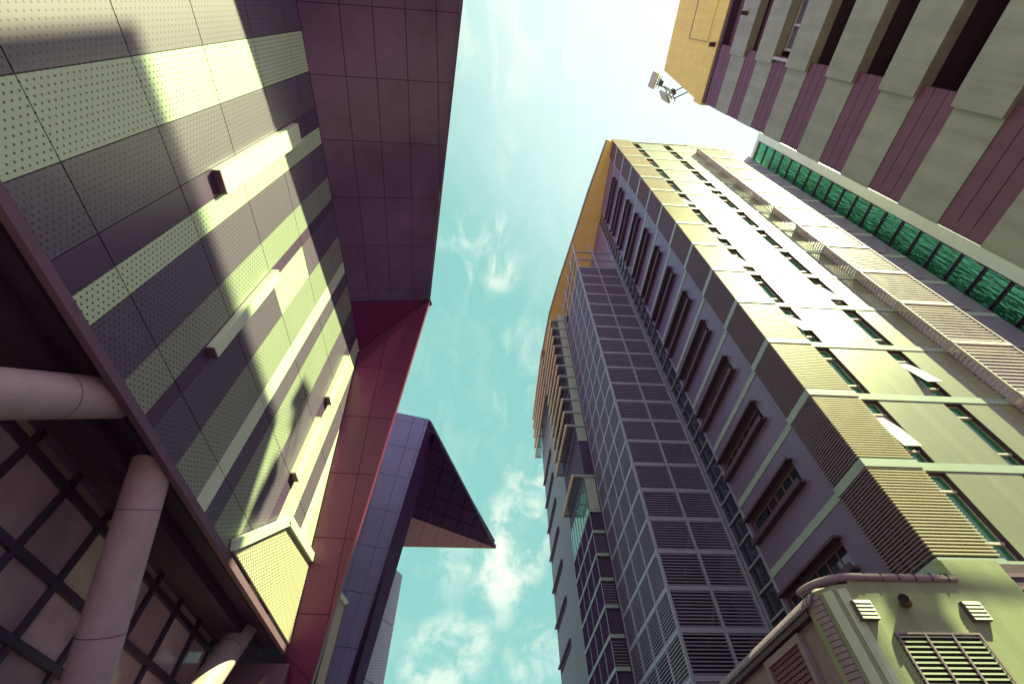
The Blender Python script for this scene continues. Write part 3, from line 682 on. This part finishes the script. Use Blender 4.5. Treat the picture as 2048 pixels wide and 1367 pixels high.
# ------------------------------------------------------------------ right foreground: plant house with rounded corner
ph = thing('plant_house', 'low mint rendered plant house with rounded corner, vents and a louvred grille', 'building', (10.5, 13, GZ))
FY = 10.5; EX = 8.05; EZ = 5.05
part('front_wall', B(8.95, 13.05, FY, FY + .25, GZ, 5.1), 'render_mint', ph)
part('upper_wall', B(11.55, 13.04, FY + .003, FY + .25, 5.101, 5.56), 'render_mint', ph)
part('side_wall', B(8.16, 8.4, 11.4, 20, GZ, 4.55), 'trim_stone', ph)
def arc(cx, cy, r, n=14): return [(cx - r * math.sin(math.pi / 2 * i / n), cy - r * math.cos(math.pi / 2 * i / n)) for i in range(n + 1)]
bm = NB(); pa = arc(8.95, 11.4, .9); va = [bm.verts.new((x, y, GZ)) for x, y in pa]; vb = [bm.verts.new((x, y, 4.95)) for x, y in pa]
for i in range(len(pa) - 1): bm.faces.new((va[i], va[i + 1], vb[i + 1], vb[i]))
part('rounded_corner', bm, 'render_mint', ph, smooth=True)
# tile courses up the corner
for a0, a1, rr, m_ in ((3, 5, .93, 'vent_white'), (6, 8, .95, 'vent_white')):
    bm = NB(); po = arc(8.95, 11.4, rr)[a0:a1 + 1]; pi_ = arc(8.95, 11.4, .895)[a0:a1 + 1]
    solid(bm, [(x, y, GZ) for x, y in po + pi_[::-1]], (0, 0, 4.85 - GZ)); part('corner_moulding', bm, m_, ph)
bm = NB(); z = GZ
po = arc(8.95, 11.4, .97)[9:13]; pi_ = arc(8.95, 11.4, .89)[9:13]
while z < 4.8: solid(bm, [(x, y, z) for x, y in po + pi_[::-1]], (0, 0, .105)); z += .12
part('corner_tiles', bm, 'trim_stone', ph)
# eave trim along front and corner, corrugated eave along the side
def sweep(path, z, r, n=10):
    bm = NB(); rings = []
    for i, (x, y) in enumerate(path):
        p = Vector(path[max(0, i - 1)]); q = Vector(path[min(len(path) - 1, i + 1)]); t = (q - p).normalized(); nrm = Vector((-t.y, t.x))
        rings.append([bm.verts.new((x + nrm.x * r * math.cos(2 * math.pi * k / n), y + nrm.y * r * math.cos(2 * math.pi * k / n), z + r * math.sin(2 * math.pi * k / n))) for k in range(n)])
    for a, b in zip(rings, rings[1:]):
        for k in range(n): bm.faces.new((a[k], a[(k + 1) % n], b[(k + 1) % n], b[k]))
    bm.faces.new(rings[0]); bm.faces.new(rings[-1][::-1]); return bm
path = [(11.53, FY - .02), (10.6, FY - .02), (9.8, FY - .02)] + [(x, y - .02) for x, y in arc(8.95, 11.4, .92)]
part('eave_trim', sweep(path, 5.08, .085), 'trim_stone', ph, smooth=True)
bm = NB()
for x in [11.3 - .42 * i for i in range(6)]: box(bm, x - .012, x + .012, FY - .112, FY + .06, 5.0, 5.172)
part('eave_clip', bm, 'reveal', ph)
bm = NB(); y = 11.0; n = 150; pr = None
for i in range(n + 1):
    yy = 11.0 + 9.0 * i / n; dz = .035 * math.sin(i * math.pi / 1.5) if False else (.03 if i % 2 else -.03)
    rg = [bm.verts.new((8.0 + dx, yy, 4.86 + h + dz)) for dx, h in ((.55, .20), (.25, .16), (.05, .05), (-.06, -.08), (-.05, -.16))]
    if pr:
        for k in range(4): bm.faces.new((pr[k], pr[k + 1], rg[k + 1], rg[k]))
    pr = rg
part('corrugated_eave', bm, 'roof_tin', ph)
part('eave_underside', B(7.98, 8.16, 11.4, 20, 4.56, 4.68), 'reveal', ph)
part('roof', B(8.35, 13.0, 11.0, 20, 4.7, 5.0), 'reveal', ph)
bm = B(8.10, 8.159, 12.4, 14.1, 1.2, 4.32); part('shutter', bm, 'void', ph)
bm = NB()
for i in range(26): box(bm, 8.08, 8.099, 12.45, 14.05, 1.25 + .12 * i, 1.33 + .12 * i)
for i in range(9): box(bm, 8.07, 8.0795, 12.5 + .19 * i, 12.52 + .19 * i, 1.2, 4.3)
part('shutter_slats', bm, 'board', ph.children[-1])
bm = NB(); box(bm, 8.02, 8.158, 12.2, 12.38, 1.0, 4.5); box(bm, 8.02, 8.158, 14.12, 14.3, 1.0, 4.5); box(bm, 8.02, 8.158, 12.381, 14.119, 4.33, 4.5)
part('shutter_frame', bm, 'trim_stone', ph)
for x0, x1, lb in ((8.52, 8.93, None), (11.15, 11.58, None)):
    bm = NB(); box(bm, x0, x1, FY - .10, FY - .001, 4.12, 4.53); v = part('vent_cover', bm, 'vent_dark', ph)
    bm = NB()
    for i in range(5): z = 4.135 + .08 * i; solid(bm, [(x0 + .015, FY - .125, z), (x0 + .015, FY - .101, z + .070), (x0 + .015, FY - .101, z + .0)], (x1 - x0 - .015, 0, 0))
    part('vent_slat', bm, 'vent_white', v)
bm = NB(); n = 20; a_ = Vector((9.89, FY, 4.53)); b_ = Vector((9.60, FY - .30, 4.475))
tube(bm, a_, b_, .11, .11, 24); pipe = part('flue_pipe', bm, 'rust', ph); part('flue_mouth', tube(NB(), b_ + (b_ - a_) * .008, b_ - (b_ - a_) * .01, .095, .095, 24), 'void', pipe)
GX0, GX1, GZ0, GZ1 = 9.12, 11.03, 1.6, 3.84
gr = part('grille', B(GX0, GX1, FY - .012, FY - .001, GZ0, GZ1), 'void', ph)
bm = NB()
for i in range(23): z = GZ0 + .06 + .0965 * i; solid(bm, [(GX0, FY - .06, z), (GX0, FY - .06, z + .03), (GX0, FY - .013, z + .05), (GX0, FY - .013, z + .02)], (GX1 - GX0, 0, 0))
part('grille_slat', bm, 'vent_white', gr)
bm = NB()
for x in (GX0 - .02, GX0 + .62, GX0 + 1.24, GX1 - .02): box(bm, x, x + .045, FY - .085, FY - .0605, GZ0, GZ1)
box(bm, GX0 - .02, GX1 + .025, FY - .085, FY - .013, GZ1 + .001, GZ1 + .04)
part('grille_bar', bm, 'trim_stone', gr)
part('annex', B(13.06, 19, 11.5, 12.2, GZ, 6.0), 'hood', ph)
bm = NB()
for i in range(12): box(bm, 13.1, 18.9, 11.46, 11.499, 2.0 + .33 * i, 2.1 + .33 * i)
part('annex_slats', bm, 'trim_mauve', ph.children[-1])
